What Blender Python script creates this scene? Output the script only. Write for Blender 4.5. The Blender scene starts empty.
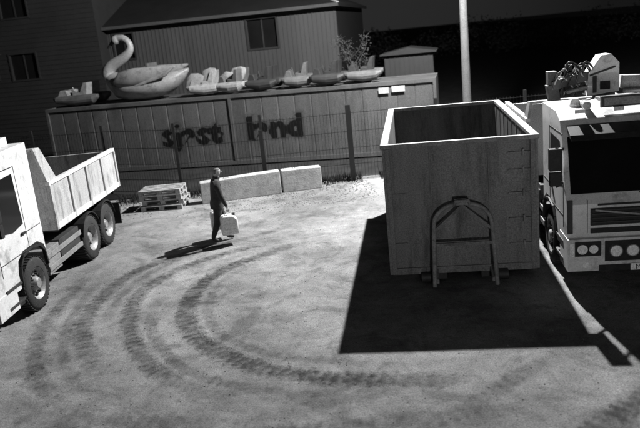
import bpy, bmesh, math, random
from mathutils import Vector, Matrix
random.seed(7)
S=bpy.context.scene
COL=S.collection
# ------------------------------------------------------------------ materials
def mat(name,base,rough=.7,var=.3,scale=3.0,metal=0.0,bump=0.0,bscale=40.0,dark=None,dscale=2.0,damt=.5,spec=.4,streak=False,grain=.25,alpha=1):
    m=bpy.data.materials.new(name);m.use_nodes=True;nt=m.node_tree;N=nt.nodes;L=nt.links
    b=N["Principled BSDF"];b.inputs["Roughness"].default_value=rough;b.inputs["Metallic"].default_value=metal
    b.inputs["Specular IOR Level"].default_value=spec;b.inputs["Alpha"].default_value=alpha
    tc=N.new("ShaderNodeTexCoord")
    n=N.new("ShaderNodeTexNoise");n.inputs["Scale"].default_value=scale;n.inputs["Detail"].default_value=6;n.inputs["Roughness"].default_value=.65
    if streak:
        mp=N.new("ShaderNodeMapping");mp.inputs["Scale"].default_value=(1,1,.18);L.new(tc.outputs["Object"],mp.inputs[0]);L.new(mp.outputs[0],n.inputs["Vector"]);src=mp.outputs[0]
    else:
        L.new(tc.outputs["Object"],n.inputs["Vector"]);src=tc.outputs["Object"]
    r=N.new("ShaderNodeValToRGB");lo=base*(1-var);hi=min(.9,base*(1+var))
    r.color_ramp.elements[0].position=.3;r.color_ramp.elements[1].position=.7
    r.color_ramp.elements[0].color=(lo,lo,lo,1);r.color_ramp.elements[1].color=(hi,hi,hi,1)
    L.new(n.outputs["Fac"],r.inputs[0]);out=r.outputs[0]
    if dark is not None:
        n2=N.new("ShaderNodeTexNoise");n2.inputs["Scale"].default_value=dscale;n2.inputs["Detail"].default_value=8;n2.inputs["Roughness"].default_value=.75;L.new(src,n2.inputs["Vector"])
        r2=N.new("ShaderNodeValToRGB");r2.color_ramp.elements[0].position=1-damt-.06;r2.color_ramp.elements[1].position=1-damt+.1
        mx=N.new("ShaderNodeMix");mx.data_type='RGBA';L.new(n2.outputs["Fac"],r2.inputs[0]);L.new(r2.outputs[0],mx.inputs[0]);L.new(out,mx.inputs[6]);mx.inputs[7].default_value=(dark,dark,dark,1);out=mx.outputs[2]
    if grain>0:
        n4=N.new("ShaderNodeTexNoise");n4.inputs["Scale"].default_value=45;n4.inputs["Detail"].default_value=2;n4.inputs["Roughness"].default_value=.8;L.new(tc.outputs["Object"],n4.inputs["Vector"])
        q=N.new("ShaderNodeMapRange");L.new(n4.outputs["Fac"],q.inputs[0]);q.inputs[1].default_value=.35;q.inputs[2].default_value=.65;q.inputs[3].default_value=1-grain;q.inputs[4].default_value=1+grain
        vm=N.new("ShaderNodeVectorMath");vm.operation='SCALE';L.new(out,vm.inputs[0]);L.new(q.outputs[0],vm.inputs[3]);out=vm.outputs[0]
    L.new(out,b.inputs["Base Color"])
    if bump>0:
        n3=N.new("ShaderNodeTexNoise");n3.inputs["Scale"].default_value=bscale;n3.inputs["Detail"].default_value=5;L.new(tc.outputs["Object"],n3.inputs["Vector"])
        bp=N.new("ShaderNodeBump");bp.inputs["Strength"].default_value=bump;bp.inputs["Distance"].default_value=.02;L.new(n3.outputs["Fac"],bp.inputs["Height"]);L.new(bp.outputs[0],b.inputs["Normal"])
    return m
M={}
M['white']=mat("white_truck_paint",.62,.35,.12,2,dark=.3,dscale=3,damt=.42,grain=.12)
M['white2']=mat("tipper_paint",.4,.45,.2,2,dark=.16,dscale=4,damt=.46,streak=True)
M['black']=mat("black_plastic",.02,.5,.4,8,spec=.2)
M['chassis']=mat("chassis_steel",.03,.6,.4,6)
M['glass']=mat("dark_glass",.008,.1,.2,1,spec=.18,grain=0)
M['tyre']=mat("tyre_rubber",.02,.85,.3,10,bump=.4)
M['rim']=mat("rim_alloy",.25,.45,.3,8,metal=.3)
M['lamp']=mat("lamp_glass",.85,.15,.1,12)
M['plate']=mat("plate_white",.85,.4,.05,3)
M['skip']=mat("skip_paint",.17,.6,.26,1.6,bump=.35,bscale=9,dark=.07,dscale=2.6,damt=.44,streak=True,grain=.35)
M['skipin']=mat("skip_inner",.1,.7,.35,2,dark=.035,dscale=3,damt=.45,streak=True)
M['skiprim']=mat("skip_rim",.22,.6,.35,6,dark=.1,dscale=9,damt=.42)
M['lc']=mat("container_paint",.06,.65,.25,.7,dark=.038,dscale=1.1,damt=.46,streak=True,grain=.4)
for i in range(7): M['letter%d'%i]=mat("faded_lettering_%d"%i,.018,.8,.3,2,alpha=.065)
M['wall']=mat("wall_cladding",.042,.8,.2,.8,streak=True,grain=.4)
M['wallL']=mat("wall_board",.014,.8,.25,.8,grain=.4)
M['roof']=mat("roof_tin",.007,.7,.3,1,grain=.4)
M['trim']=mat("trim_white",.3,.6,.1,2)
M['swan']=mat("swan_fibreglass",.2,.5,.2,2,dark=.08,dscale=3,damt=.42)
M['boat']=mat("boat_plastic",.06,.55,.5,2)
M['boatd']=mat("boat_dark",.02,.55,.4,2)
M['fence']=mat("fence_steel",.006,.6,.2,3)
M['conc']=mat("concrete",.33,.9,.2,3,bump=.3,bscale=20,dark=.2,dscale=5,damt=.44)
M['wood']=mat("pallet_wood",.3,.85,.35,9,bump=.3)
M['pole']=mat("galvanised_pole",.2,.5,.15,4)
M['grass']=mat("rough_grass",.022,.95,.4,1.5,spec=.05)
M['leaf']=mat("leaves",.05,.9,.4,2,spec=.05)
M['bark']=mat("bark",.035,.9,.4,8)
M['jacket']=mat("jacket_cloth",.03,.9,.35,10)
M['trouser']=mat("trouser_cloth",.022,.9,.3,10)
M['skin']=mat("skin",.4,.6,.1,10)
M['hair']=mat("hair_short",.12,.8,.3,60)
M['shoe']=mat("boot_leather",.02,.6,.3,10)
M['can']=mat("canister_plastic",.6,.5,.1,5)
M['stone']=mat("pebble",.16,.9,.5,3)
M['stoned']=mat("dark_rubble",.06,.9,.5,3)
# ------------------------------------------------------------------ geometry helpers
class G:
    def __init__(s): s.v=[];s.f=[];s.m=[];s.mats=[]
    def mi(s,m):
        if m not in s.mats: s.mats.append(m)
        return s.mats.index(m)
    def add(s,vs,fs,m,T=None):
        o=len(s.v);k=s.mi(m)
        for p in vs:
            p=Vector(p); s.v.append(T@p if T else p)
        for f in fs: s.f.append([i+o for i in f]);s.m.append(k)
    def box(s,x0,x1,y0,y1,z0,z1,m,T=None):
        vs=[(x,y,z) for z in(z0,z1) for y in(y0,y1) for x in(x0,x1)]
        s.add(vs,[(0,2,3,1),(4,5,7,6),(0,1,5,4),(2,6,7,3),(0,4,6,2),(1,3,7,5)],m,T)
    def beam(s,a,b,w,h,m,up=(0,0,1)):
        a=Vector(a);b=Vector(b);d=(b-a);l=d.length;d.normalize();u=Vector(up)
        if abs(d.dot(u))>.98:u=Vector((0,1,0))
        x=d.cross(u).normalized();u=x.cross(d)
        T=Matrix((( x.x,d.x,u.x,a.x),(x.y,d.y,u.y,a.y),(x.z,d.z,u.z,a.z),(0,0,0,1)))
        s.box(-w/2,w/2,0,l,-h/2,h/2,m,T)
    def prism(s,prof,x0,x1,m,axis='x'):
        n=len(prof);vs=[]
        for x in(x0,x1):
            for a,b in prof: vs.append((x,a,b) if axis=='x' else ((a,x,b) if axis=='y' else (a,b,x)))
        fs=[tuple(range(n))[::-1],tuple(range(n,2*n))]+[(i,(i+1)%n,(i+1)%n+n,i+n) for i in range(n)]
        s.add(vs,fs,m)
    def tube(s,path,rad,m,n=10,sq=1.0,side=None):
        path=[Vector(p) for p in path]
        if not hasattr(rad,'__len__'): rad=[rad]*len(path)
        vs=[];fs=[];pu=None
        for i,p in enumerate(path):
            d=(path[min(i+1,len(path)-1)]-path[max(i-1,0)]).normalized()
            u=Vector(side) if side else (pu if pu else (Vector((0,0,1)) if abs(d.z)<.9 else Vector((1,0,0))))
            u=(u-d*u.dot(d)).normalized();w=d.cross(u);pu=u
            for k in range(n):
                a=2*math.pi*k/n;vs.append(p+u*math.cos(a)*rad[i]*sq+w*math.sin(a)*rad[i])
        for i in range(len(path)-1):
            for k in range(n):
                fs.append((i*n+k,i*n+(k+1)%n,(i+1)*n+(k+1)%n,(i+1)*n+k))
        fs.append(tuple(range(n))[::-1]);fs.append(tuple((len(path)-1)*n+k for k in range(n)))
        s.add(vs,fs,m)
    def loft(s,secs,m,n=16,T=None):
        vs=[];fs=[]
        for x,zc,w,h in secs:
            for k in range(n):
                a=2*math.pi*k/n;vs.append((x,w*math.cos(a),zc+h*math.sin(a)))
        for i in range(len(secs)-1):
            for k in range(n): fs.append((i*n+k,(i+1)*n+k,(i+1)*n+(k+1)%n,i*n+(k+1)%n))
        fs.append(tuple(range(n)));fs.append(tuple((len(secs)-1)*n+k for k in range(n))[::-1])
        s.add(vs,fs,m,T)
    def lathe(s,prof,c,m,n=28,axis='x'):
        vs=[];fs=[];c=Vector(c)
        for a,r in prof:
            for k in range(n):
                t=2*math.pi*k/n
                if axis=='x': vs.append(c+Vector((a,r*math.cos(t),r*math.sin(t))))
                elif axis=='y': vs.append(c+Vector((r*math.cos(t),a,r*math.sin(t))))
                else: vs.append(c+Vector((r*math.cos(t),r*math.sin(t),a)))
        for i in range(len(prof)-1):
            for k in range(n): fs.append((i*n+k,i*n+(k+1)%n,(i+1)*n+(k+1)%n,(i+1)*n+k))
        s.add(vs,fs,m)
    def obj(s,name,parent=None,bevel=0,smooth=False):
        me=bpy.data.meshes.new(name);me.from_pydata([tuple(p) for p in s.v],[],s.f)
        for m in s.mats: me.materials.append(M[m])
        me.polygons.foreach_set("material_index",s.m);me.update()
        bm=bmesh.new();bm.from_mesh(me);bmesh.ops.recalc_face_normals(bm,faces=bm.faces);bm.to_mesh(me);bm.free()
        o=bpy.data.objects.new(name,me);COL.objects.link(o)
        if parent:o.parent=parent
        if bevel:
            b=o.modifiers.new("bevel","BEVEL");b.width=bevel;b.segments=3 if bevel>.03 else 2;b.limit_method='ANGLE';b.angle_limit=math.radians(30)
        if smooth:
            me.polygons.foreach_set("use_smooth",[True]*len(me.polygons));me.set_sharp_from_angle(angle=math.radians(40))
        return o
def empty(name,loc=(0,0,0),yaw=0):
    e=bpy.data.objects.new(name,None);e.empty_display_size=.3;e.location=loc;e.rotation_euler=(0,0,yaw);COL.objects.link(e);return e
def catmull(P,k=12):
    P=[Vector(p) for p in P];P=[P[0]*2-P[1]]+P+[P[-1]*2-P[-2]];o=[]
    for i in range(1,len(P)-2):
        for j in range(k):
            t=j/k;o.append(.5*((2*P[i])+(P[i+1]-P[i-1])*t+(2*P[i-1]-5*P[i]+4*P[i+1]-P[i+2])*t*t+(-P[i-1]+3*P[i]-3*P[i+1]+P[i+2])*t**3))
    o.append(P[-2]);return o
# ------------------------------------------------------------------ ground
def ground():
    m=bpy.data.materials.new("packed_dirt");m.use_nodes=True;nt=m.node_tree;N=nt.nodes;L=nt.links;b=N["Principled BSDF"]
    b.inputs["Roughness"].default_value=.92;b.inputs["Specular IOR Level"].default_value=.15
    tc=N.new("ShaderNodeTexCoord")
    def noise(sc,det=8,ro=.6,dist=0):
        n=N.new("ShaderNodeTexNoise");n.inputs["Scale"].default_value=sc;n.inputs["Detail"].default_value=det;n.inputs["Roughness"].default_value=ro;n.inputs["Distortion"].default_value=dist;L.new(tc.outputs["Object"],n.inputs["Vector"]);return n.outputs["Fac"]
    def mr(s,a,bb,c,d):
        r=N.new("ShaderNodeMapRange");L.new(s,r.inputs[0])
        for i,x in enumerate((a,bb,c,d)): r.inputs[i+1].default_value=x
        return r.outputs[0]
    def mul(a,bb):
        x=N.new("ShaderNodeMath");x.operation='MULTIPLY';L.new(a,x.inputs[0]);L.new(bb,x.inputs[1]);return x.outputs[0]
    v=mul(mul(mr(noise(.3,6,.6,.6),.36,.64,.13,.24),mr(noise(2.2,10,.7),.3,.7,.7,1.28)),mr(noise(45,3,.95),.36,.64,.55,1.5))
    v=mul(v,mr(noise(9,6,.75),.52,.66,1.0,.68))
    v=mul(v,mr(noise(.9,8,.7,1.5),.5,.62,1.0,.66))
    c=N.new("ShaderNodeCombineColor")
    for i in range(3): L.new(v,c.inputs[i])
    L.new(c.outputs[0],b.inputs["Base Color"])
    n1=noise(6,10,.7);n2=noise(60,4,.7)
    ad=N.new("ShaderNodeMath");ad.operation='MULTIPLY_ADD';L.new(n2,ad.inputs[0]);ad.inputs[1].default_value=.3;L.new(n1,ad.inputs[2])
    bp=N.new("ShaderNodeBump");bp.inputs["Strength"].default_value=.45;bp.inputs["Distance"].default_value=.05;L.new(ad.outputs[0],bp.inputs["Height"]);L.new(bp.outputs[0],b.inputs["Normal"])
    M['ground']=m
ground()
g=G();g.add([(-400,-60,0),(400,-60,0),(400,600,0),(-400,600,0)],[(0,1,2,3)],'ground');g.obj("ground")
g=G();g.add([(-120,21.4,.004),(120,21.0,.004),(120,500,.004),(-120,500,.004)],[(0,1,2,3)],'grass');g.obj("grass_verge")
# tyre tracks
def tracks():
    m=bpy.data.materials.new("tyre_track");m.use_nodes=True;nt=m.node_tree;N=nt.nodes;L=nt.links;b=N["Principled BSDF"]
    b.inputs["Base Color"].default_value=(.032,.032,.032,1);b.inputs["Roughness"].default_value=.95;b.inputs["Specular IOR Level"].default_value=.1
    uv=N.new("ShaderNodeUVMap");sp=N.new("ShaderNodeSeparateXYZ");L.new(uv.outputs[0],sp.inputs[0])
    def math_(op,a,bb=None,c=None):
        x=N.new("ShaderNodeMath");x.operation=op
        for i,y in enumerate((a,bb,c)):
            if y is None: continue
            if isinstance(y,(int,float)): x.inputs[i].default_value=y
            else: L.new(y,x.inputs[i])
        return x.outputs[0]
    tc=N.new("ShaderNodeTexCoord")
    def nz(sc,a,b_,r=.75):
        n=N.new("ShaderNodeTexNoise");n.inputs["Scale"].default_value=sc;n.inputs["Detail"].default_value=9;n.inputs["Roughness"].default_value=r;L.new(tc.outputs["Object"],n.inputs["Vector"])
        mr=N.new("ShaderNodeMapRange");L.new(n.outputs["Fac"],mr.inputs[0]);mr.inputs[1].default_value=a;mr.inputs[2].default_value=b_;return mr.outputs[0],n.outputs["Fac"]
    u=sp.outputs[0];v=sp.outputs[1]
    e=math_('SUBTRACT',1.0,math_('ABSOLUTE',math_('MULTIPLY_ADD',u,2.0,-1.0)))
    big,_=nz(1.9,.36,.6);fine,raw=nz(9,.36,.62,.85)
    edge=math_('MINIMUM',math_('MAXIMUM',math_('MULTIPLY_ADD',raw,4.0,math_('MULTIPLY_ADD',e,2.0,-2.35)),0.0),1.0)
    edge=math_('MULTIPLY',edge,math_('MINIMUM',math_('MULTIPLY',e,4.0),1.0))
    chev=math_('SINE',math_('MULTIPLY_ADD',v,40.0,math_('MULTIPLY_ADD',e,3.0,math_('MULTIPLY',raw,14.0))))
    tread=math_('MULTIPLY_ADD',chev,.16,.7)
    at=N.new("ShaderNodeAttribute");at.attribute_name="fade"
    a=math_('MULTIPLY',math_('MULTIPLY',math_('MULTIPLY',edge,tread),math_('MULTIPLY',math_('MULTIPLY_ADD',big,.75,.25),math_('MULTIPLY_ADD',fine,.6,.4))),at.outputs["Fac"])
    L.new(math_('MINIMUM',a,.95),b.inputs["Alpha"]);M['track']=m
    T=[([(-.3,14.7),(-1.32,14.07),(-2.21,13.07),(-2.51,11.81),(-2.36,10.66),(-1.96,9.81),(-1.05,8.87),(-.08,8.38),(.83,8.14),(2.0,7.9)],.55,1.2),
       ([(-.9,15.1),(-1.63,14.74),(-2.84,13.87),(-3.51,12.59),(-3.5,11.37),(-3.11,10.07),(-2.4,8.9),(-1.2,7.9)],.46,1.05),
       ([(-1.6,15.5),(-2.46,15.17),(-3.89,13.87),(-4.29,12.28),(-4.25,11.12),(-3.9,10.07),(-3.2,8.6)],.5,.95),
       ([(-4.9,15.2),(-5.0,13.09),(-4.95,11.1),(-4.62,9.88),(-4.09,8.85),(-3.3,7.9)],.42,.8),
       ([(-1.0,14.0),(-1.9,12.9),(-2.12,11.8),(-1.98,10.7),(-1.6,9.95),(-.8,9.2),(.3,8.75),(1.4,8.4)],.28,.5),
       ([(-3.1,12.6),(-3.1,11.3),(-2.75,10.1),(-2.0,8.9),(-.9,8.2),(.6,7.6)],.32,.6),
       ([(4.4,7.9),(3.51,7.16),(2.82,6.65),(2,6.2)],.5,1.3),([(1.2,7.1),(1.71,7.46),(2.4,8.0),(3.06,8.52)],.42,.8),
       ([(-4.5,8.4),(-3.2,7.6),(-1.2,7.25),(1.2,7.15),(3,7.3)],.4,.65),([(-5,9.2),(-3.6,8.1),(-1.8,7.6),(.4,7.45)],.4,.6),
       ([(-.4,19),(-1.2,17.2),(-2.4,16.2),(-3.8,15)],.4,.5),([(-.1,17),(-.9,16),(-2.3,15.1),(-3.3,14.1),(-3.85,12.9),(-3.9,11.6),(-3.6,10.4)],.32,.55),
       ([(-3.6,7.2),(-1,6.8),(1,6.9),(2.6,7.6)],.4,.6),([(-4.6,14.6),(-4.62,12.6),(-4.5,11.2),(-4.2,10.0),(-3.6,8.9),(-2.4,7.9)],.3,.55)]
    vs=[];fs=[];uvs=[];fd=[]
    for ti,(P,w,st) in enumerate(T):
        C=catmull([(x,y,0) for x,y in P],14);d=0;o=len(vs)
        for i,p in enumerate(C):
            t=(C[min(i+1,len(C)-1)]-C[max(i-1,0)]).normalized();nn=Vector((-t.y,t.x,0))
            if i:d+=(p-C[i-1]).length
            z=.004+.0015*ti
            for k in(-1,1):
                vs.append(tuple(p+nn*w/2*k+Vector((0,0,z))));uvs.append((0 if k<0 else 1,d));fd.append(st*min(1,i/20,(len(C)-1-i)/20))
        for i in range(len(C)-1): fs.append((o+2*i,o+2*i+1,o+2*i+3,o+2*i+2))
    me=bpy.data.meshes.new("tyre_tracks");me.from_pydata(vs,[],fs);l=me.uv_layers.new(name="UVMap")
    for lp in me.loops:l.data[lp.index].uv=uvs[lp.vertex_index]
    a=me.attributes.new("fade",'FLOAT','POINT');a.data.foreach_set("value",fd);me.materials.append(m)
    o=bpy.data.objects.new("tyre_tracks",me);COL.objects.link(o)
tracks()
g=G()
def pebble(x,y,r,m='stone'):
    vs=[];h=r*random.uniform(.4,.8)
    a0=random.random()*6
    for k in range(5): a=a0+k*1.257;vs.append((x+r*random.uniform(.7,1.1)*math.cos(a),y+r*random.uniform(.7,1.1)*math.sin(a),0.0))
    vs.append((x+r*.2*random.uniform(-1,1),y,h));g.add(vs,[(k,(k+1)%5,5) for k in range(5)],m)
for i in range(3500): 
    pebble(random.uniform(-8,6),random.uniform(6,21),random.choice([.006,.008,.012,.016]),random.choice(['stone','stoned']))
for i in range(3200): 
    x=random.uniform(-8,4)
    if math.sin(x*2.1)+math.sin(x*.9+2)<-.5: continue
    pebble(x,min(21.2,random.gauss(20.2,.55) if x>-3.4 and x<.2 else random.gauss(20.0,.7)),random.uniform(.008,.035),'stoned')
for i in range(900): pebble(random.gauss(-.4,1.5),random.gauss(18.6,.4),random.uniform(.008,.025),'stoned')
g.obj("gravel")
g=G()
for i in range(5000):
    x=random.uniform(-9,6);y=random.gauss(20.75,.22)
    if math.sin(x*3.1)+math.sin(x*1.3+1)<-.6: continue
    h=random.uniform(.05,.3);a=random.random()*6.28;w=.012
    dx=math.cos(a)*w;dy=math.sin(a)*w;lx=random.gauss(0,.06);ly=random.gauss(0,.06)
    g.add([(x-dx,y-dy,0),(x+dx,y+dy,0),(x+lx,y+ly,h)],[(0,1,2)],'grass')
g.obj("weeds")
# ------------------------------------------------------------------ skip container
W,LEN,HT=2.5,5.25,2.5
sk=empty("roll_off_container",(1.208,11.7,0),-.149)
g=G();t=.05;b=.14;RH=.075
nx,nz_=24,22;vs=[];fs=[]
dents=[(random.uniform(.3,2.2),random.uniform(.4,2.2),random.uniform(.15,.4),random.uniform(-.018,.012)) for _ in range(14)]
for j in range(nz_+1):
    for i in range(nx+1):
        x=W*i/nx;z=b+(HT-RH-b)*j/nz_;d=sum(a*math.exp(-((x-cx)**2+(z-cz)**2)/(s_*s_)) for cx,cz,s_,a in dents)
        if i in(0,nx) or j in(0,nz_): d=0
        vs.append((x,-d,z))
for j in range(nz_):
    for i in range(nx): a=j*(nx+1)+i;fs.append((a,a+1,a+nx+2,a+nx+1))
g.add(vs,fs,'skip')
g.box(0,W,LEN-t,LEN,b,HT-RH,'skip')
g.box(0,t,t,LEN-t,b,HT-RH,'skip');g.box(W-t,W,t,LEN-t,b,HT-RH,'skip')
g.obj("outer_walls",sk,0,True)
g=G()
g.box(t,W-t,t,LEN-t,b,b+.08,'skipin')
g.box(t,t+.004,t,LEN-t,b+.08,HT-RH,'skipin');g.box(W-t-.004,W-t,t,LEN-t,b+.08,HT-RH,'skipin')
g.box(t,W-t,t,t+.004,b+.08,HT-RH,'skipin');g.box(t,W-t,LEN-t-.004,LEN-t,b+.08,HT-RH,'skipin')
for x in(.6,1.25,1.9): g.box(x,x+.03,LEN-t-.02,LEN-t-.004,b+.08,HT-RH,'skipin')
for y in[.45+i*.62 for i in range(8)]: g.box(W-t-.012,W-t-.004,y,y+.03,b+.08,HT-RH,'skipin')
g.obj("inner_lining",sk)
g=G()
for x0,x1,y0,y1 in((-.075,W+.075,-.03,.06),(-.075,W+.075,LEN-.06,LEN+.03),(-.075,.06,.06,LEN-.06),(W-.06,W+.075,.06,LEN-.06)): g.box(x0,x1,y0,y1,HT-RH,HT,'skiprim')
g.obj("top_rail",sk,.012)
g=G()
for y in[.45+i*.62 for i in range(8)]:
    g.box(-.07,0,y,y+.09,b,HT-RH,'skip');g.box(W,W+.07,y,y+.09,b,HT-RH,'skip')
g.box(-.05,0,-.012,.09,b,HT-RH,'skip');g.box(W,W+.05,-.012,.09,b,HT-RH,'skip')
g.box(.0,.08,-.03,0,b,HT-RH,'skip');g.box(W-.08,W,-.03,0,b,HT-RH,'skip')
g.box(.08,W-.08,-.035,0,b,b+.12,'skip')
g.box(.74,.77,-.024,0,b+.12,HT-RH,'skip');g.box(1.72,1.75,-.024,0,b+.12,HT-RH,'skip')
for z in(.6,1.05,1.5,1.9,2.2): g.box(2.05,2.42,-.03,-.0,z,z+.035,'skip')
for z in(.6,1.05,1.5,1.9,2.2): g.tube([(2.3,-.04,z-.04),(2.3,-.04,z+.08)],.02,'skiprim',8)
for z in(.7,1.6): g.box(-.0+.08,.3,-.024,0,z,z+.03,'skip')
g.box(.7,.95,0,LEN,0.02,b,'chassis');g.box(1.55,1.8,0,LEN,0.02,b,'chassis')
for y in(.5,2,3.5,4.8): g.box(.05,W-.05,y,y+.1,.06,b,'chassis')
g.obj("ribs_and_posts",sk,.006)
g=G();P=[(.72,-.42,.03),(.74,-.33,.5),(.76,-.25,1.0),(.8,-.2,1.22),(.98,-.17,1.38),(1.25,-.16,1.43),(1.52,-.17,1.38),(1.7,-.2,1.22),(1.74,-.25,1.0),(1.76,-.33,.5),(1.78,-.42,.03)]
g.tube(catmull(P,5),.036,'skiprim',10)
g.tube([(1.12,-.17,1.41),(1.14,-.28,1.5),(1.36,-.28,1.5),(1.38,-.17,1.41)],.026,'skiprim',8)
g.beam((.76,-.24,.98),(1.25,-.16,1.4),.045,.045,'skip');g.beam((1.74,-.24,.98),(1.25,-.16,1.4),.045,.045,'skip')
g.beam((.75,-.28,.75),(1.75,-.28,.75),.04,.05,'skip')
for x in(.76,1.74):
    g.beam((x,-.25,1.0),(x,0,1.0),.06,.06,'skip');g.beam((x,-.4,.12),(x,0,.2),.08,.08,'skip')
g.lathe([(-.1,.0),(-.1,.09),(.1,.09),(.1,0)],(.6,-.1,.1),'chassis',16);g.lathe([(-.1,.0),(-.1,.09),(.1,.09),(.1,0)],(1.9,-.1,.1),'chassis',16)
g.obj("hook_frame",sk,0,True)
# ------------------------------------------------------------------ trucks
def wheel(g,x,y,side,r=.5,w=.3,dual=False):
    s=side;x0=x
    def P(l): return [((a)*s,rr) for a,rr in l]
    g.lathe(P([(-w,r*.55),(-w,r*.9),(-w+.04,r*.98),(-w+.06,r),(-.06,r),(-.03,r*.97),(0,r*.88),(.0,r*.62),(-.02,r*.58)]),(x0,y,r),'tyre',36)
    g.lathe(P([(-.02,r*.58),(-.0,r*.6),(-.03,r*.52),(-.1 if not dual else -.14,r*.45),(-.08 if not dual else -.16,r*.3),(-.02 if not dual else -.1,r*.24),(.02 if not dual else -.05,r*.18),(.02 if not dual else -.05,0.001)]),(x0,y,r),'rim',28)
    for k in range(10):
        a=k*.628;cy=y+math.cos(a)*r*.35;cz=r+math.sin(a)*r*.35;ox=-.06 if not dual else -.13
        g.lathe([(ox*s,.001),(ox*s,.02),((ox+.05)*s,.018),((ox+.05)*s,.001)],(x0,cy,cz),'chassis',6)
        a+=.3;cy=y+math.cos(a)*r*.45;cz=r+math.sin(a)*r*.45
        g.lathe([((ox-.02)*s,.001),((ox-.02)*s,.035),((ox-.0)*s,.035),((ox)*s,.001)],(x0,cy,cz),'black',10)
    for k in range(40):
        a=k*math.pi/20
        T=Matrix.Translation((x0,y,r))@Matrix.Rotation(a,4,'X')
        g.box(min(-w*s+.02*s,-.02*s),max(-w*s+.02*s,-.02*s),-.022,.022,r-.004,r+.012,'tyre',T)
def cab(e,style,L=2.05,top=3.0):
    w=1.25
    g=G()
    zb=1.53 if style=='v' else 1.66
    prof=[(.06,.62),(.0,.7),(.0,zb-.1),(.08,zb),(.36,top-.32),(.5,top-.12),(.8,top),(L,top+.02),(L,.98),(1.98,.98),(1.93,1.1),(1.7,1.22),(1.1,1.22),(.87,1.1),(.8,.9),(.8,.62)]
    g.prism(prof,-w+.03,w-.03,'white');g.obj("cab_shell",e,.07,True)
    g=G()
    y0,z0=.1,zb+.05;y1,z1=.345,top-.37;dy,dz=y1-y0,z1-z0;l=math.hypot(dy,dz);n=(-dz/l,dy/l);th=.02
    g.prism([(y0,z0),(y1,z1),(y1+n[0]*th,z1+n[1]*th),(y0+n[0]*th,z0+n[1]*th)],-w+.11,w-.11,'glass');g.obj("windscreen",e,.008)
    g=G()
    for s in(-1,1):
        X=s*(w-.03)
        x0,x1=sorted((X-.005*s,X+.008*s))
        g.prism([(.32,1.72),(.52,top-.45),(1.25,top-.42),(1.3,1.68),(.9,1.62)],x0,x1,'glass')
        x0,x1=sorted((X-.005*s,X+.004*s))
        g.box(x0,x1,1.36,1.375,1.2,top-.3,'black');g.box(x0,x1,.26,.275,1.0,1.7,'black');g.box(x0,x1,.3,1.36,top-.32,top-.305,'black')
        g.box(x0,x1,1.38,1.95,1.5,1.515,'chassis');g.box(x0,x1,.28,1.36,1.19,1.205,'chassis')
        x0,x1=sorted((X,X+.035*s));g.box(x0,x1,1.15,1.3,1.5,1.54,'black')
        x0,x1=sorted((X-.3*s,X+.02*s))
        for z in(.42,.72): g.box(x0,x1,.25,.82,z,z+.05,'chassis')
        x0,x1=sorted((X-.35*s,X+.005*s));g.box(x0,x1,.1,.8,.36,.42,'black')
        pts=[(.85+.0,.7),(.9,1.0),(1.05,1.14),(1.4,1.2),(1.75,1.14),(1.9,1.0),(1.95,.7)]
        for a,b in zip(pts,pts[1:]): g.beam((X,a[0],a[1]),(X,b[0],b[1]),.06,.04,'black')
        mx=s*(w+.12)
        g.tube([(s*(w-.04),.3,top-.55),(s*(w+.1),.12,top-.5),(mx,.1,top-.55)],.022,'black',8)
        g.tube([(s*(w-.04),.3,1.75),(s*(w+.1),.12,1.72),(mx,.1,1.8)],.022,'black',8)
        g.box(mx-.1,mx+.1,.06,.17,2.0,top-.5,'black');g.box(mx-.09,mx+.09,.06,.17,1.74,1.96,'black')
        g.box(mx-.085,mx+.085,.171,.175,2.04,top-.54,'lamp')
    g.obj("doors_and_mirrors",e,.012)
    g=G()
    if style=='v':
        g.box(-.86,.86,-.03,.0,1.08,1.36,'black')
        for z in(1.12,1.19,1.26,1.32): g.box(-.84,.84,-.05,-.03,z,z+.025,'chassis')
        g.beam((-.8,-.055,1.34),(.8,-.055,1.1),.02,.03,'rim');g.box(-.09,.09,-.075,-.052,1.15,1.29,'rim')
        g.box(-.75,.75,-.012,0,1.4,1.43,'black')
        g.box(-.86,.86,-.03,0,.95,1.03,'black')
        g.box(-w+.02,w-.02,-.1,.5,.34,.88,'white')
        g.box(-.66,.66,-.115,-.1,.5,.84,'black')
        for x in(-.5,-.25,.25,.5):
            g.lathe([(0,.001),(-.03,.06),(-.05,.1),(0,.105)],(x,-.115,.68),'rim',20,'y');g.lathe([(-.055,.001),(-.05,.085),(-.04,.09)],(x,-.115,.68),'lamp',20,'y')
        g.box(-.75,.75,-.112,-.1,.34,.44,'black')
        for s in(-1,1):
            a,b=sorted((s*.72,s*1.12));g.box(a,b,-.125,-.1,.6,.84,'black');
            for cx,rr in((.84,.07),(1.01,.08)): g.lathe([(-.03,.001),(-.02,rr),(0,rr)],(s*cx,-.125,.72),'lamp',18,'y')
            a,b=sorted((s*1.13,s*1.2));g.box(a,b,-.118,-.1,.6,.82,'lamp')
            g.lathe([(-.02,.001),(-.015,.05),(0,.05)],(s*.95,-.1,.45),'lamp',14,'y')
            a,b=sorted((s*1.13,s*1.215));g.box(a,b,-.004,.0,.95,1.5,'chassis')
            a,b=sorted((s*.9,s*.91));g.box(a,b,-.004,.0,.95,1.5,'chassis')
        g.box(-.27,.27,-.13,-.112,.34,.45,'plate')
        g.prism([(.16,top-.32),(.08,top-.4),(.36,top-.3),(.42,top-.2)],-w+.12,w-.12,'chassis')
        for x in(-.9,-.3,.3,.9): g.box(x-.08,x+.08,.52,.62,top-.03,top+.03,'lamp')
        g.box(-.55,.55,.62,.7,top+.02,top+.2,'boat');g.box(-.5,.5,.612,.62,top+.05,top+.17,'trim')
        for s in(-1,1): g.beam((s*.1,.07,zb+.03),(s*.1+.65,.17,zb+.28),.02,.02,'black')
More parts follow.
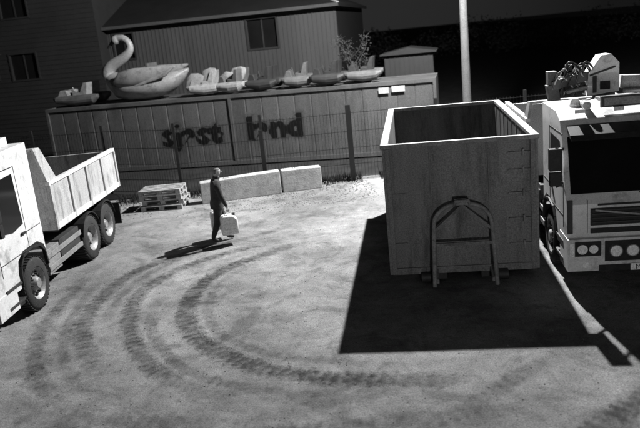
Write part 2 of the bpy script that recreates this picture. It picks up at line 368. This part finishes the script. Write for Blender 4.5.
        for x in(-.85,.85):
            g.lathe([(0,.1),(.03,.1),(.12,.06),(.14,.001)],(x,1.1,top+.02),'lamp',16,'z')
        for x in(-.75,.75): g.tube([(x,.7,top+.06),(x,1.25,top+.06)],[.07,.03],'rim',10)
        g.box(-.35,.35,1.35,1.8,top+.0,top+.07,'boat')
    else:
        g.box(-.8,.8,-.03,0,.8,1.5,'black')
        for z in(.86,.98,1.1,1.22,1.34): g.box(-.82,.82,-.05,-.03,z,z+.05,'white')
        g.box(-w+.02,w-.02,-.1,.6,.34,.74,'white')
        for s in(-1,1):
            a,b=sorted((s*.75,s*1.2));g.box(a,b,-.12,-.1,.55,.72,'lamp')
        g.prism([(.1,top-.28),(.0,top-.36),(.36,top-.3),(.42,top-.2)],-w+.12,w-.12,'black')
        g.prism([(.9,top),(1.5,top+.16),(1.9,top+.16),(1.9,top)],-w+.3,w-.3,'white')
    g.obj("front_fittings",e,.012)
    if style=='v':
        c=bpy.data.curves.new("plate_text","FONT");c.body="MV27 A";c.size=.12;c.align_x='CENTER';c.extrude=.001;c.materials.append(M['black'])
        o=bpy.data.objects.new("plate_text",c);COL.objects.link(o);o.parent=e;o.location=(0,-.133,.355);o.rotation_euler=(math.pi/2,0,0)
def truck(name,loc,yaw,style,ax,by0,by1,bz0,bz1,hz,top):
    e=empty(name,loc,yaw);cab(e,style,2.0,top)
    g=G()
    for s in(-1,1):
        for i,a in enumerate(ax): wheel(g,s*1.22,a,s,.5,.3 if i==0 else .56,i>0)
    g.obj("wheels",e,0,True)
    g=G()
    for s in(-1,1): a,b=sorted((s*.36,s*.44));g.box(a,b,.5,by1-.1,.62,.88,'chassis')
    for a in ax: g.beam((-1,a,.5),(1,a,.5),.14,.14,'chassis')
    g.box(-.4,.4,.5,1.9,.4,.6,'chassis')
    for s in(-1,1):
        a,b=sorted((s*.62,s*1.18));g.box(a,b,2.05,2.65,.42,.92,'rim' if style=='s' else 'chassis')
        g.box(a,b,2.7,ax[1]-.62,.55,.95,'chassis')
        a,b=sorted((s*1.19,s*1.22))
        for z in(.5,.75): g.box(a,b,2.0,ax[1]-.6,z,z+.1,'rim')
        for A in ax[1:]:
            pts=[(A+.56*math.cos(t),.5+.56*math.sin(t)) for t in[math.radians(q) for q in range(15,170,15)]]
            for p,q in zip(pts,pts[1:]): 
                xa,xb=(s*.66,s*1.24);
                g.add([(xa,p[0],p[1]),(xb,p[0],p[1]),(xb,q[0],q[1]),(xa,q[0],q[1]),(xa,p[0],p[1]+.03),(xb,p[0],p[1]+.03),(xb,q[0],q[1]+.03),(xa,q[0],q[1]+.03)],[(0,1,2,3),(4,5,6,7),(1,2,6,5),(0,3,7,4)],'black')
        a,b=sorted((s*.85,s*1.22));g.box(a,b,by1-.12,by1-.1,.25,.8,'black')
    g.tube([(0,.0+2.2,1.0),(0,2.25,2.2)],.12,'chassis',12)
    g.obj("chassis_parts",e,.01)
    g=G();w=1.27;t=.05
    g.box(-w,w,by0,by1,bz0-.12,bz0,'white2')
    for s in(-1,1):
        a,b=sorted((s*w,s*(w-t)));g.box(a,b,by0,by1,bz0,bz1,'white2')
        a,b=sorted((s*(w+.03),s*(w-t-.02)));g.box(a,b,by0,by1,bz1,bz1+.07,'white')
        nr=4
        for i in range(nr+1):
            y=by0+.0+(by1-by0-.08)*i/nr;a,b=sorted((s*w,s*(w+.035)));g.box(a,b,y,y+.08,bz0-.12,bz1,'white2')
        a,b=sorted((s*w,s*(w-t)))
        g.prism([(by0-.35,hz),(by0-.05,hz-.03),(by0+.45,bz1+.07),(by0,bz1+.07)],a,b,'white2')
        a,b=sorted((s*w,s*(w+.03)));g.box(a,b,by0+.08,by1,bz0-.12,bz0+.0,'white')
    g.box(-w+t,w-t,by0,by0+t,bz0,hz-.1,'white2');g.box(-w+t,w-t,by1-t,by1,bz0,bz1,'white2')
    g.prism([(by0-.35,hz),(by0+.03,hz-.03),(by0+.03,hz-.08),(by0-.35,hz-.05)],-w+t,w-t,'white2')
    g.box(-w+t,w-t,by0+t,by0+t+.01,bz0,bz1,'skipin');g.box(-w+t,-w+t+.01,by0+t,by1-t,bz0,bz1-.02,'skipin')
    g.box(-w+t+.01,w-t,by0+t+.01,by1-t,bz0,bz0+.01,'skipin')
    g.obj("tipper_body",e,.008)
    g=G()
    for s in(-1,1):
        a,b=sorted((s*.3,s*.46));g.box(a,b,by0,by1,bz0-.3,bz0-.12,'chassis')
    for i in range(7):
        y=by0+.2+i*(by1-by0-.4)/6;g.box(-1.2,1.2,y,y+.08,bz0-.2,bz0-.12,'chassis')
    g.box(-1.2,1.2,by1-.05,by1,.55,.68,'black')
    g.obj("subframe",e)
    return e
lt=truck("white_tipper_truck",(-6.6,10.8,0),-.052,'s',(1.42,4.35,5.45),2.5,6.5,1.32,2.1,2.88,3.02)
rt=truck("white_crane_truck",(5.14,10.4,0),-.149,'v',(1.4,4.7,5.9),3.4,6.6,1.3,2.3,2.75,2.84)
g=G()
g.box(-.45,.45,2.2,2.9,.9,1.5,'chassis');g.lathe([(0,.001),(0,.26),(1.3,.2),(1.45,.2),(1.45,.001)],(0,2.6,1.5),'chassis',20,'z')
g.prism([(-.34,2.85),(.22,2.9),(.22,3.42),(.08,3.58),(-.1,3.57),(-.32,3.25)],2.4,2.8,'white','y')
g.box(-.12,.06,2.39,2.4,2.95,3.1,'black');g.box(-.25,-.18,2.38,2.4,2.9,3.2,'chassis');g.beam((-.3,2.39,3.22),(.15,2.39,3.35),.02,.03,'chassis')
g.beam((-.95,2.55,3.08),(.1,2.55,3.3),.22,.16,'boat');g.beam((-.98,2.75,3.08),(-.2,2.75,2.92),.16,.14,'chassis')
g.beam((-.95,2.6,3.1),(-.8,2.6,2.2),.2,.22,'boat');g.beam((.3,2.6,3.05),(1.05,2.6,3.0),.22,.24,'white2')
g.tube([(-.7,2.45,2.95),(.2,2.45,3.1)],.04,'rim',10);g.tube([(.3,2.4,2.9),(1,2.4,2.85)],.05,'rim',10)
for k in range(12):
    a=random.uniform(-1,-.45);g.tube(catmull([(a,2.5+.03*k,2.85),(a+.08,2.4,3.25+random.uniform(-.1,.2)),(a+.25,2.45,3.3+random.uniform(-.15,.12)),(a+.42,2.5,2.95)],6),random.uniform(.01,.025),('black','chassis','boat','white2')[k%4],6)
g.box(-1.02,-.86,2.5,2.75,3.1,3.34,'boat');g.box(-.5,-.38,2.5,2.7,3.22,3.4,'boat');g.box(-.72,-.6,2.45,2.5,3.1,3.45,'chassis')
for s in(-1,1): g.beam((s*.5,2.55,1.1),(s*1.2,2.55,1.1),.2,.2,'chassis');g.box(s*1.15-.08,s*1.15+.08,2.47,2.63,.4,1.1,'chassis')
g.obj("folding_crane",rt,.012)
# ------------------------------------------------------------------ long storage container & boats
ex=Vector((.977,-.2146,0)).normalized();en=Vector((-ex.y,ex.x,0));A0=Vector((-10.03,26.68,0));YL=math.atan2(ex.y,ex.x)
def lp(s,d,z=0): 
    p=A0+ex*s+en*d;return (p.x,p.y,z)
lc=empty("storage_container",lp(0,0),YL)
LL=14.7
g=G()
n=int(LL/.6)
vs=[];fs=[]
xs=[]
for i in range(n):
    x=.1+i*(LL-.2)/n;p=(LL-.2)/n;xs+=[(x,0.05),(x+p*.9,.05),(x+p*.925,.06),(x+p*.97,.06)]
xs.append((LL-.1,.05))
for x,y in xs: vs+=[(x,y,.2),(x,y,2.48)]
for i in range(len(xs)-1): fs.append((2*i,2*i+2,2*i+3,2*i+1))
g.add(vs,fs,'lc')
g.box(0,LL,0,.12,2.48,2.6,'lc');g.box(0,LL,0,.12,.06,.2,'lc')
for x in(0,LL-.1,7.3): g.box(x,x+.1,-.004,.12,.2,2.48,'lc')
g.box(0.0,.05,.12,2.44,.1,2.6,'lc');g.box(LL-.05,LL,.12,2.44,.1,2.6,'lc');g.box(.05,LL-.05,2.38,2.44,.1,2.6,'lc');g.box(.05,LL-.05,.12,2.38,2.5,2.57,'lc')
g.obj("container_body",lc)
g=G();g.box(12.75,13.1,-.02,-.006,2.22,2.42,'trim');g.box(13.2,13.65,-.02,-.006,2.24,2.44,'trim');g.obj("labels",lc)
for bod,s,z,sz in(("sjast",4.6,.95,1.05),("land",7.9,1.0,1.05)):
    for k in range(7):
        c=bpy.data.curves.new("lettering","FONT");c.body=bod;c.size=sz;c.offset=.0+.03*(6-k);c.space_character=1.2;c.materials.append(M['letter%d'%k]);o=bpy.data.objects.new("lettering",c);COL.objects.link(o);o.parent=lc;o.location=(s,.046-.003*k,z);o.rotation_euler=(math.pi/2,0,0)
def swan(s,d,flip=False):
    e=empty("swan_pedal_boat",lp(s,d,2.6),YL)
    g=G()
    g.loft([(0.05,.85,.02,.05),(.15,.8,.3,.3),(.45,.62,.55,.5),(1.0,.5,.72,.5),(1.8,.48,.75,.47),(2.5,.55,.7,.42),(2.95,.7,.5,.3),(3.2,.85,.28,.18),(3.4,.98,.08,.06)],'swan',20)
    for sd in(-1,1):
        T=Matrix.Translation((0,sd*.66,0))
        g.loft([(.6,.75,.02,.05),(.9,.85,.13,.3),(1.5,.9,.16,.33),(2.2,.95,.14,.27),(2.8,1.05,.08,.14),(3.15,1.15,.02,.03)],'swan',14,T)
        for k in range(4):
            T=Matrix.Translation((0,sd*(.7+.02*k),0));g.loft([(1.4+.3*k,.55+.06*k,.02,.03),(1.9+.3*k,.68+.08*k,.08,.09),(2.45+.2*k,.85+.08*k,.02,.02)],'swan',8,T)
    P=catmull([(.35,0,.75),(.12,0,1.05),(.3,0,1.35),(.85,0,1.62),(1.15,0,1.88),(1.17,0,2.12),(1.0,0,2.32),(.78,0,2.36),(.6,0,2.28)],7)
    n=len(P);R=[.29-.16*min(1,i/(n*.55)) for i in range(n)]
    for i in range(n):
        if i>n*.86: R[i]=.13+.04*math.sin((i-n*.86)/(n*.14)*math.pi*.8)
    g.tube(P,R,'swan',14)
    g.obj("body_and_neck",e,0,True)
    g=G();g.tube([(.62,0,2.29),(.5,0,2.22),(.36,0,2.1),(.25,0,2.02)],[.1,.075,.05,.02],'boatd',10);g.loft([(.6,2.36,.03,.02),(.68,2.37,.11,.03),(.75,2.38,.1,.02)],'boatd',8)
    g.box(1.1,1.9,-.45,.45,.97,1.02,'boatd');g.box(1.9,1.98,-.45,.45,.97,1.35,'boat')
    g.obj("beak_and_seat",e,.01)
swan(2.1,1.2)
def pedal(s,d,L,m1,m2,yaw=0,tilt=0):
    e=empty("pedal_boat",lp(s,d,2.6),YL+yaw);e.rotation_euler[0]=tilt
    g=G()
    for y in(-.5,.5):
        T=Matrix.Translation((0,y,0));g.loft([(0,.32,.03,.04),(.15,.26,.16,.14),(.5*L,.22,.2,.2),(L-.2,.24,.19,.18),(L,.32,.1,.08)],m1,12,T)
    g.box(.3,L-.3,-.5,.5,.3,.38,m1)
    for y in(-.3,.3):
        g.prism([(L*.45,.38),(L*.45,.52),(L*.62,.5),(L*.72,.85),(L*.8,.85),(L*.76,.38)],y-.22,y+.22,m2,'y')
        g.prism([(L*.1,.38),(L*.18,.62),(L*.3,.6),(L*.34,.38)],y-.2,y+.2,m2,'y')
    g.tube([(L*.36,0,.38),(L*.32,0,.7)],.02,m2,6);g.lathe([(-.06,.001),(-.06,.2),(.06,.2),(.06,.001)],(L*.5,0,.25),m2,14,'y')
    g.obj("hull_and_seats",e,.05)
    return e
pedal(.0,1.2,1.9,'boat','swan')
pedal(5.5,1.1,1.35,'swan','swan',.1);pedal(6.75,1.2,1.2,'swan','boat',-.2)
for i,(s,L) in enumerate(((7.85,1.25),(9.1,1.2),(10.25,1.3),(11.45,1.35))): pedal(s,1.1+.1*(i%2),L,'boat' if i%2 else 'boatd','boatd' if i!=1 else 'boat',random.uniform(-.15,.15))
e=empty("wing_panels",lp(5.4,.7,2.62),YL)
g=G()
for k,(x,a) in enumerate(((.1,.5),(.75,.85),(1.3,.35),(1.75,.7))):
    T=Matrix.Translation((x,.1*k,.28))@Matrix.Rotation(-a,4,'Y');g.loft([(0,0,.02,.04),(.2,.04,.06,.22),(.5,.06,.07,.28),(.75,.03,.04,.15),(.85,0,.01,.03)],'swan',12,T)
g.obj("fibreglass_wings",e,0,True)
# ------------------------------------------------------------------ clad building behind
bd=empty("clad_building",(-10.03,34.68,0),YL)
g=G();
def wallholes(x0,x1,y0,y1,z0,z1,holes,m):
    xs=sorted(set([x0,x1]+[h[0] for h in holes]+[h[1] for h in holes]));zs=sorted(set([z0,z1]+[h[2] for h in holes]+[h[3] for h in holes]))
    for i in range(len(xs)-1):
        for j in range(len(zs)-1):
            cx=(xs[i]+xs[i+1])/2;cz=(zs[j]+zs[j+1])/2
            if any(h[0]<cx<h[1] and h[2]<cz<h[3] for h in holes): continue
            g.box(xs[i],xs[i+1],y0,y1,zs[j],zs[j+1],m)
H1=[(7.7,9.1,4.0,5.3),(1.0,2.0,4.1,5.25)]
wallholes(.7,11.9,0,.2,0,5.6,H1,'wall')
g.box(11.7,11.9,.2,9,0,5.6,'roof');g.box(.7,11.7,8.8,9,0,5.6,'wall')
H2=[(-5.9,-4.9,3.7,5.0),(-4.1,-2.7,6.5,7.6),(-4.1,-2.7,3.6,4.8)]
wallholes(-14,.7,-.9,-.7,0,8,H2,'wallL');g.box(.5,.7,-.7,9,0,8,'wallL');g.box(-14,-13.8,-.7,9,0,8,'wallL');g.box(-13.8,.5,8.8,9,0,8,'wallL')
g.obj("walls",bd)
g=G()
x=.8
while x<11.8:
    inn=[h for h in H1 if h[0]-.12<x<h[1]+.05]
    if not inn: g.box(x,x+.05,-.025,0,0,5.4,'wall')
    else:
        h=inn[0];g.box(x,x+.05,-.025,0,0,h[2]-.1,'wall')
    x+=.2
z=.2
while z<7.9:
    segs=[(-14,.7)]
    for h in H2:
        if h[2]-.15<z<h[3]+.1:
            ns=[]
            for a,b in segs:
                if h[0]>a and h[1]<b: ns+=[(a,h[0]-.09),(h[1]+.09,b)]
                else: ns.append((a,b))
            segs=ns
    for a,b in segs: g.box(a,b,-.925,-.9,z,z+.05,'wallL')
    z+=.22
g.obj("cladding_battens",bd)
g=G()
for hs,y,m in((H1,0,'wallL'),(H2,-.9,'wallL')):
    for a,b,c,d in hs:
        g.box(a,b,y+.1,y+.12,c,d,'glass')
        g.box(a-.07,b+.07,y-.05,y-.003,d,d+.08,m);g.box(a-.07,b+.07,y-.05,y-.003,c-.08,c,m);g.box(a-.07,a,y-.05,y-.003,c,d,m);g.box(b,b+.07,y-.05,y-.003,c,d,m)
        g.box((a+b)/2-.03,(a+b)/2+.03,y+.06,y+.1,c,d,m)
g.obj("windows",bd)
g=G()
ZE=5.62
e0=(.7,-.5,ZE);e1=(12.1,-.5,ZE);e2=(12.1,9.4,ZE);e3=(.7,9.4,ZE);r0=(.7,4.4,7.7);r1=(7.8,4.4,7.7)
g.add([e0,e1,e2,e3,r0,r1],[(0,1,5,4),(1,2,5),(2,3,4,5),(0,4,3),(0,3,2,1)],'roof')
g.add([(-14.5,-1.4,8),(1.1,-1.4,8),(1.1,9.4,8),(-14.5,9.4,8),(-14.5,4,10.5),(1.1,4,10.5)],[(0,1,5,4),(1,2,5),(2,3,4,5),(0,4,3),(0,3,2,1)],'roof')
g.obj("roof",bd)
g=G();g.box(.72,12.12,-.53,-.505,ZE-.12,ZE+.02,'wall');g.beam((12.1,-.5,ZE+.04),(7.8,4.4,7.74),.14,.05,'trim');g.box(12.105,12.13,-.5,9.4,ZE-.14,ZE,'roof')
g.obj("fascia_and_gutter",bd)
sh=empty("garden_shed",lp(12.6,4),YL)
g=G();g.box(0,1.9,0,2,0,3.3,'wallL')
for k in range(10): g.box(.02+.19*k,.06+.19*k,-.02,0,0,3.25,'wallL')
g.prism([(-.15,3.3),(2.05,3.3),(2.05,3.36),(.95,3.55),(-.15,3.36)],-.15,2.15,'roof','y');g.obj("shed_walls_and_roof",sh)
# ------------------------------------------------------------------ fence
def fence(name,pts):
    e=empty(name,(0,0,0));g=G();P=[]
    for a,b in zip(pts,pts[1:]):
        a=Vector((*a,0));b=Vector((*b,0));l=(b-a).length;n=max(1,round(l/2.62))
        for i in range(n):
            p=a.lerp(b,i/n);q=a.lerp(b,(i+1)/n);P.append(p);P.append(q);d=(q-p).normalized()
            k=int((q-p).length/.1)
            for j in range(1,k): r=p+d*(j*.1);g.beam((r.x,r.y,.06),(r.x,r.y,2.1),.008,.008,'fence')
            for z in(.1,.5,1.0,1.5,2.05): g.beam((p.x,p.y-.012,z),(q.x,q.y-.012,z),.014,.014,'fence')
    g.obj("mesh_panels",e);g=G();seen=[]
    for p in P:
        if any((p-q).length<.1 for q in seen): continue
        seen.append(p);g.box(p.x-.04,p.x+.04,p.y-.03,p.y+.05,0,2.25,'fence')
    g.obj("posts",e)
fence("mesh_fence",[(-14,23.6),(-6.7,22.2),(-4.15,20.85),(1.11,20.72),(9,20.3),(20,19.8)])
g=G();g.box(1.05,1.2,20.6,20.66,0,2.3,'fence');g.box(-1.6,-1.48,20.7,20.75,0,1.8,'fence');g.obj("gate_post")
# ------------------------------------------------------------------ concrete blocks, pallets
def block(name,a,b,h0,h1,th):
    a=Vector((*a,0));b=Vector((*b,0));d=b-a;e=empty(name,a,math.atan2(d.y,d.x));L=d.length;g=G()
    g.prism([(0,0),(L,0),(L,h1),(L*.5,(h0+h1)/2+.01),(0,h0)],0,th,'conc','y');
    g.obj("slab",e,.02)
    g=G();g.tube([(L*.3,th/2,h0-.02),(L*.3,th/2,h0+.06),(L*.36,th/2,h0+.06),(L*.36,th/2,h0-.02)],.012,'chassis',6);g.obj("lifting_loop",e)
block("concrete_block",(-3.34,19.4),(-1.05,19.8),.62,.68,.35)
block("concrete_block",(-1.0,19.86),(.16,20.02),.66,.64,.35)
pa=empty("pallet_stack",(-5.05,19.2,0),-.08)
g=G()
for k in range(4):
    z=k*.147;dx=random.uniform(-.04,.04);T=Matrix.Translation((dx,random.uniform(-.03,.03),z))@Matrix.Rotation(random.uniform(-.04,.04),4,'Z')
    for y in(0,.35,.7):
        g.box(0,1.2,y,y+.1,0,.02,'wood',T)
        for x in(0,.53,1.06): g.box(x,x+.14,y,y+.1,.02,.098,'wood',T)
    for x in(0,.53,1.06): g.box(x,x+.14,0,.8,.098,.12,'wood',T)
    for y in(0,.17,.34,.52,.7): g.box(0,1.2,y,y+.1,.12,.142,'wood',T)
g.obj("pallets",pa)
# ------------------------------------------------------------------ lamp pole
lpole=empty("lamp_pole",(4.6,20.2,0))
g=G();g.lathe([(0,.2),(.3,.2),(.31,.13),(3,.12),(6,.1),(9.7,.07),(9.7,.001)],(0,0,0),'pole',18,'z')
g.tube([(0,0,9.6),(-.1,-.3,9.8),(-.3,-.8,9.85)],.04,'pole',8)
g.obj("mast",lpole,0,True)
g=G();T=Matrix.Translation((-.35,-.9,9.84))@Matrix.Rotation(.35,4,'Z');g.box(-.16,.16,-.3,.3,0,.1,'pole',T);g.obj("lamp_head",lpole,.02)
# ------------------------------------------------------------------ vegetation
def clump(g,c,r,n,m,s=.12):
    for i in range(n):
        d=Vector((random.gauss(0,1),random.gauss(0,1),random.gauss(0,1))).normalized()*r*random.random()**.45
        p=Vector(c)+Vector((d.x,d.y,d.z*.8));u=Vector((random.gauss(0,1),random.gauss(0,1),random.gauss(0,1))).normalized();v=u.orthogonal().normalized();z=s*random.uniform(.5,1.2)
        g.add([p-u*z,p+v*z*.5,p+u*z,p-v*z*.5],[(0,1,2,3)],m)
e=empty("bare_tree",(1.9,28.5,0))
g=G();g.tube([(0,0,0),(.05,0,1.5),(0,.05,3.2)],[.12,.1,.06],'bark',8);tips=[]
for k in range(18):
    a=random.random()*6.28;z=random.uniform(2,3.4);l=random.uniform(.5,1.1);t=(math.cos(a)*l*.8,math.sin(a)*l*.8,z+l*random.uniform(.6,1.1));g.tube([(0,0,z),(t[0]*.5,t[1]*.5,z+.25),t],[.035,.022,.008],'bark',5);tips.append(t)
    for q in range(4):
        g.tube([t,(t[0]+random.gauss(0,.2),t[1]+random.gauss(0,.2),t[2]+random.uniform(0,.4))],[.01,.004],'bark',4)
g.obj("trunk_and_limbs",e);g=G()
for t in tips: clump(g,t,.3,30,'bark',.05)
g.obj("foliage",e)
g=G()
for i in range(90):
    x=random.uniform(4,80);y=random.uniform(78,90);h=random.uniform(2.0,5.0)
    clump(g,(x,y,h*.5),h*.6,110,'leaf',.22)
g.obj("distant_trees")
# ------------------------------------------------------------------ person
def person(loc,yaw):
    root=empty("man_carrying_canisters",loc,yaw)
    V=[];E=[];R=[]
    def add(p,r,par=None):
        V.append(p);R.append(r);i=len(V)-1
        if par is not None:E.append((par,i))
        return i
    pel=add((0,0,.95),(.165,.14))
    sp=add((.01,0,1.12),(.175,.145),pel);ch=add((.03,0,1.32),(.2,.155),sp);nb=add((.05,0,1.47),(.1,.09),ch);nk=add((.07,0,1.53),(.06,.06),nb)
    h1=add((.09,0,1.6),(.078,.08),nk);h2=add((.1,0,1.67),(.08,.095),h1);h3=add((.09,0,1.73),(.055,.07),h2)
    for s in(1,-1):
        hp=add((.0,s*.09,.9),(.12,.12),pel)
        if s>0: kn=add((.14,s*.1,.5),(.086,.086),hp);an=add((.16,s*.1,.1),(.06,.062),kn);tt=add((.32,s*.11,.045),(.048,.04),an)
        else: kn=add((-.04,s*.1,.5),(.086,.086),hp);an=add((-.2,s*.1,.13),(.06,.062),kn);tt=add((-.07,s*.11,.045),(.048,.04),an)
        shd=add((.03,s*.19,1.42),(.085,.085),ch);o=.16*(s<0)
        el=add((-.02+.1*(s<0),s*.27,1.13),(.066,.066),shd);wr=add((.02+o,s*.29,.89),(.04,.04),el);pm=add((.03+o,s*.29,.82),(.022,.042),wr)
    me=bpy.data.meshes.new("p");me.from_pydata(V,E,[]);o=bpy.data.objects.new("body",me);COL.objects.link(o)
    md=o.modifiers.new("skin","SKIN");sv=me.skin_vertices[0].data
    for i,r in enumerate(R): sv[i].radius=r
    sv[0].use_root=True
    sb=o.modifiers.new("sub","SUBSURF");sb.levels=2;sb.render_levels=2
    dg=bpy.context.evaluated_depsgraph_get();m2=bpy.data.meshes.new_from_object(o.evaluated_get(dg));bpy.data.objects.remove(o)
    for k in('jacket','trouser','skin','shoe','hair'): m2.materials.append(M[k])
    for p in m2.polygons:
        c=p.center;p.use_smooth=True
        arm=abs(c.y)>.2
        if c.z>1.52: p.material_index=4 if (c.z>1.69 or (c.x<.07 and c.z>1.6)) else 2
        elif arm and c.z<.88:p.material_index=2
        elif c.z<.12:p.material_index=3
        elif c.z<.86 and not arm:p.material_index=1
        else:p.material_index=0
    b=bpy.data.objects.new("body",m2);COL.objects.link(b);b.parent=root
    g=G();g.loft([(.165,1.645,.012,.02),(.2,1.635,.014,.016),(.205,1.632,.006,.008)],'skin',8)
    for s in(-1,1):
        T=Matrix.Translation((0,s*.083,0));g.loft([(.075,1.655,.004,.01),(.09,1.655,.011,.03),(.11,1.66,.004,.018)],'skin',8,T)
        g.lathe([(0,.001),(.004,.01),(.006,.001)],(0.172,s*.03,1.667),'shoe',8)
    g.box(.176,.18,-.022,.022,1.6,1.606,'shoe');g.obj("face",root)
    g=G();g.tube([(0,0,.82),(0,0,.93),(.0,0,1.0)],[.19,.195,.175],'jacket',18,.8,(1,0,0));g.tube([(.06,0,1.49),(.07,0,1.545)],[.085,.078],'jacket',14);g.obj("jacket_hem_and_collar",root,0,True)
    g=G()
    for s in(1,-1):
        px=.03+.16*(s<0);py=s*.29;pz=.8
        for k in range(4):
            x=px-.033+.022*k;ln=(.85,1,.95,.75)[k]
            g.tube([(x,py+s*.022,pz+.01),(x,py+s*.028,pz-.035*ln),(x,py+s*.008,pz-.06*ln),(x,py-s*.018,pz-.05*ln),(x,py-s*.022,pz-.03)],[.0095,.009,.0085,.008,.007],'skin',8)
        g.tube([(px+.035,py,pz+.03),(px+.045,py-s*.02,pz),(px+.025,py-s*.03,pz-.03)],[.011,.01,.008],'skin',8)
    g.obj("fingers",root,0,True)
    for s in(1,-1):
        px=.03+.16*(s<0);g=G();w=.19
        g.prism([(px-w,.23),(px+w,.23),(px+w,.58),(px+w-.1,.68),(px-w+.04,.68),(px-w,.62)],s*.29-.12,s*.29+.12,'can','y')
        g.obj("canister",root,.03,True)
        g=G();g.tube([(px-.09,s*.29,.67),(px-.075,s*.29,.75),(px+.075,s*.29,.75),(px+.09,s*.29,.67)],.014,'can',8);g.lathe([(0,.035),(.05,.035),(.05,.001)],(px+w-.07,s*.29,.66),'boat',12,'z')
        for zz in(.35,.47): g.box(px-w+.03,px+w-.03,s*.29-.125,s*.29+.125,zz,zz+.02,'can')
        g.obj("canister_handle",root,0,True)
    return root
person((-2.33,15.4,0),.25)
# ------------------------------------------------------------------ lights
def light(name,loc,W,r,parent=None):
    l=bpy.data.lights.new(name,'POINT');l.energy=W;l.shadow_soft_size=r;o=bpy.data.objects.new(name,l);COL.objects.link(o);o.location=loc
    if parent:o.parent=parent
    return o
light("yard_lamp_light",(-.35,-.9,9.7),21000,.1,lpole)
fl=empty("added_fill_lamp",(1.4,-1.0,1.6))  # unseen fill lamp, added behind the camera to light surfaces facing it
g=G();g.box(-.15,.15,-.12,-.04,-.1,.1,'black');g.beam((0,-.12,0),(0,-.5,0),.04,.04,'black');g.obj("housing",fl,.01)
sp=bpy.data.lights.new("fill_beam",'SPOT');sp.energy=820;sp.spot_size=math.radians(100);sp.spot_blend=.8;sp.shadow_soft_size=.08
o=bpy.data.objects.new("fill_beam",sp);COL.objects.link(o);o.parent=fl;o.location=(0,0,0);o.rotation_euler=(math.radians(95),0,math.radians(-18))
w=bpy.data.worlds.new("World");S.world=w;w.use_nodes=True;N=w.node_tree.nodes;L=w.node_tree.links;bg=N["Background"]
tc=N.new("ShaderNodeTexCoord");vm=N.new("ShaderNodeVectorMath");vm.operation='DOT_PRODUCT';L.new(tc.outputs["Generated"],vm.inputs[0]);vm.inputs[1].default_value=Vector((.06,.98,.08)).normalized()
mr=N.new("ShaderNodeMapRange");L.new(vm.outputs["Value"],mr.inputs[0]);mr.inputs[1].default_value=.94;mr.inputs[2].default_value=1;mr.inputs[3].default_value=.008;mr.inputs[4].default_value=.022
cc=N.new("ShaderNodeCombineColor")
for i in range(3): L.new(mr.outputs[0],cc.inputs[i])
L.new(cc.outputs[0],bg.inputs[0]);bg.inputs[1].default_value=1
f,H,p,r=690,4.48,.2575,-.099
F=Vector((0,math.cos(p),-math.sin(p)));Rx=Vector((1,0,0));U=Rx.cross(F);R2=Rx*math.cos(r)+U*math.sin(r);U2=-Rx*math.sin(r)+U*math.cos(r)
c=bpy.data.cameras.new("camera");c.sensor_width=36;c.lens=f/640*36;c.clip_end=2000;c.clip_start=.05
c.dof.use_dof=True;c.dof.focus_distance=12.5;c.dof.aperture_fstop=1.0
o=bpy.data.objects.new("camera",c);COL.objects.link(o)
o.matrix_world=Matrix(((R2.x,U2.x,-F.x,0),(R2.y,U2.y,-F.y,0),(R2.z,U2.z,-F.z,H),(0,0,0,1)));S.camera=o
S.view_settings.view_transform='Standard';S.view_settings.look='None';S.view_settings.exposure=0
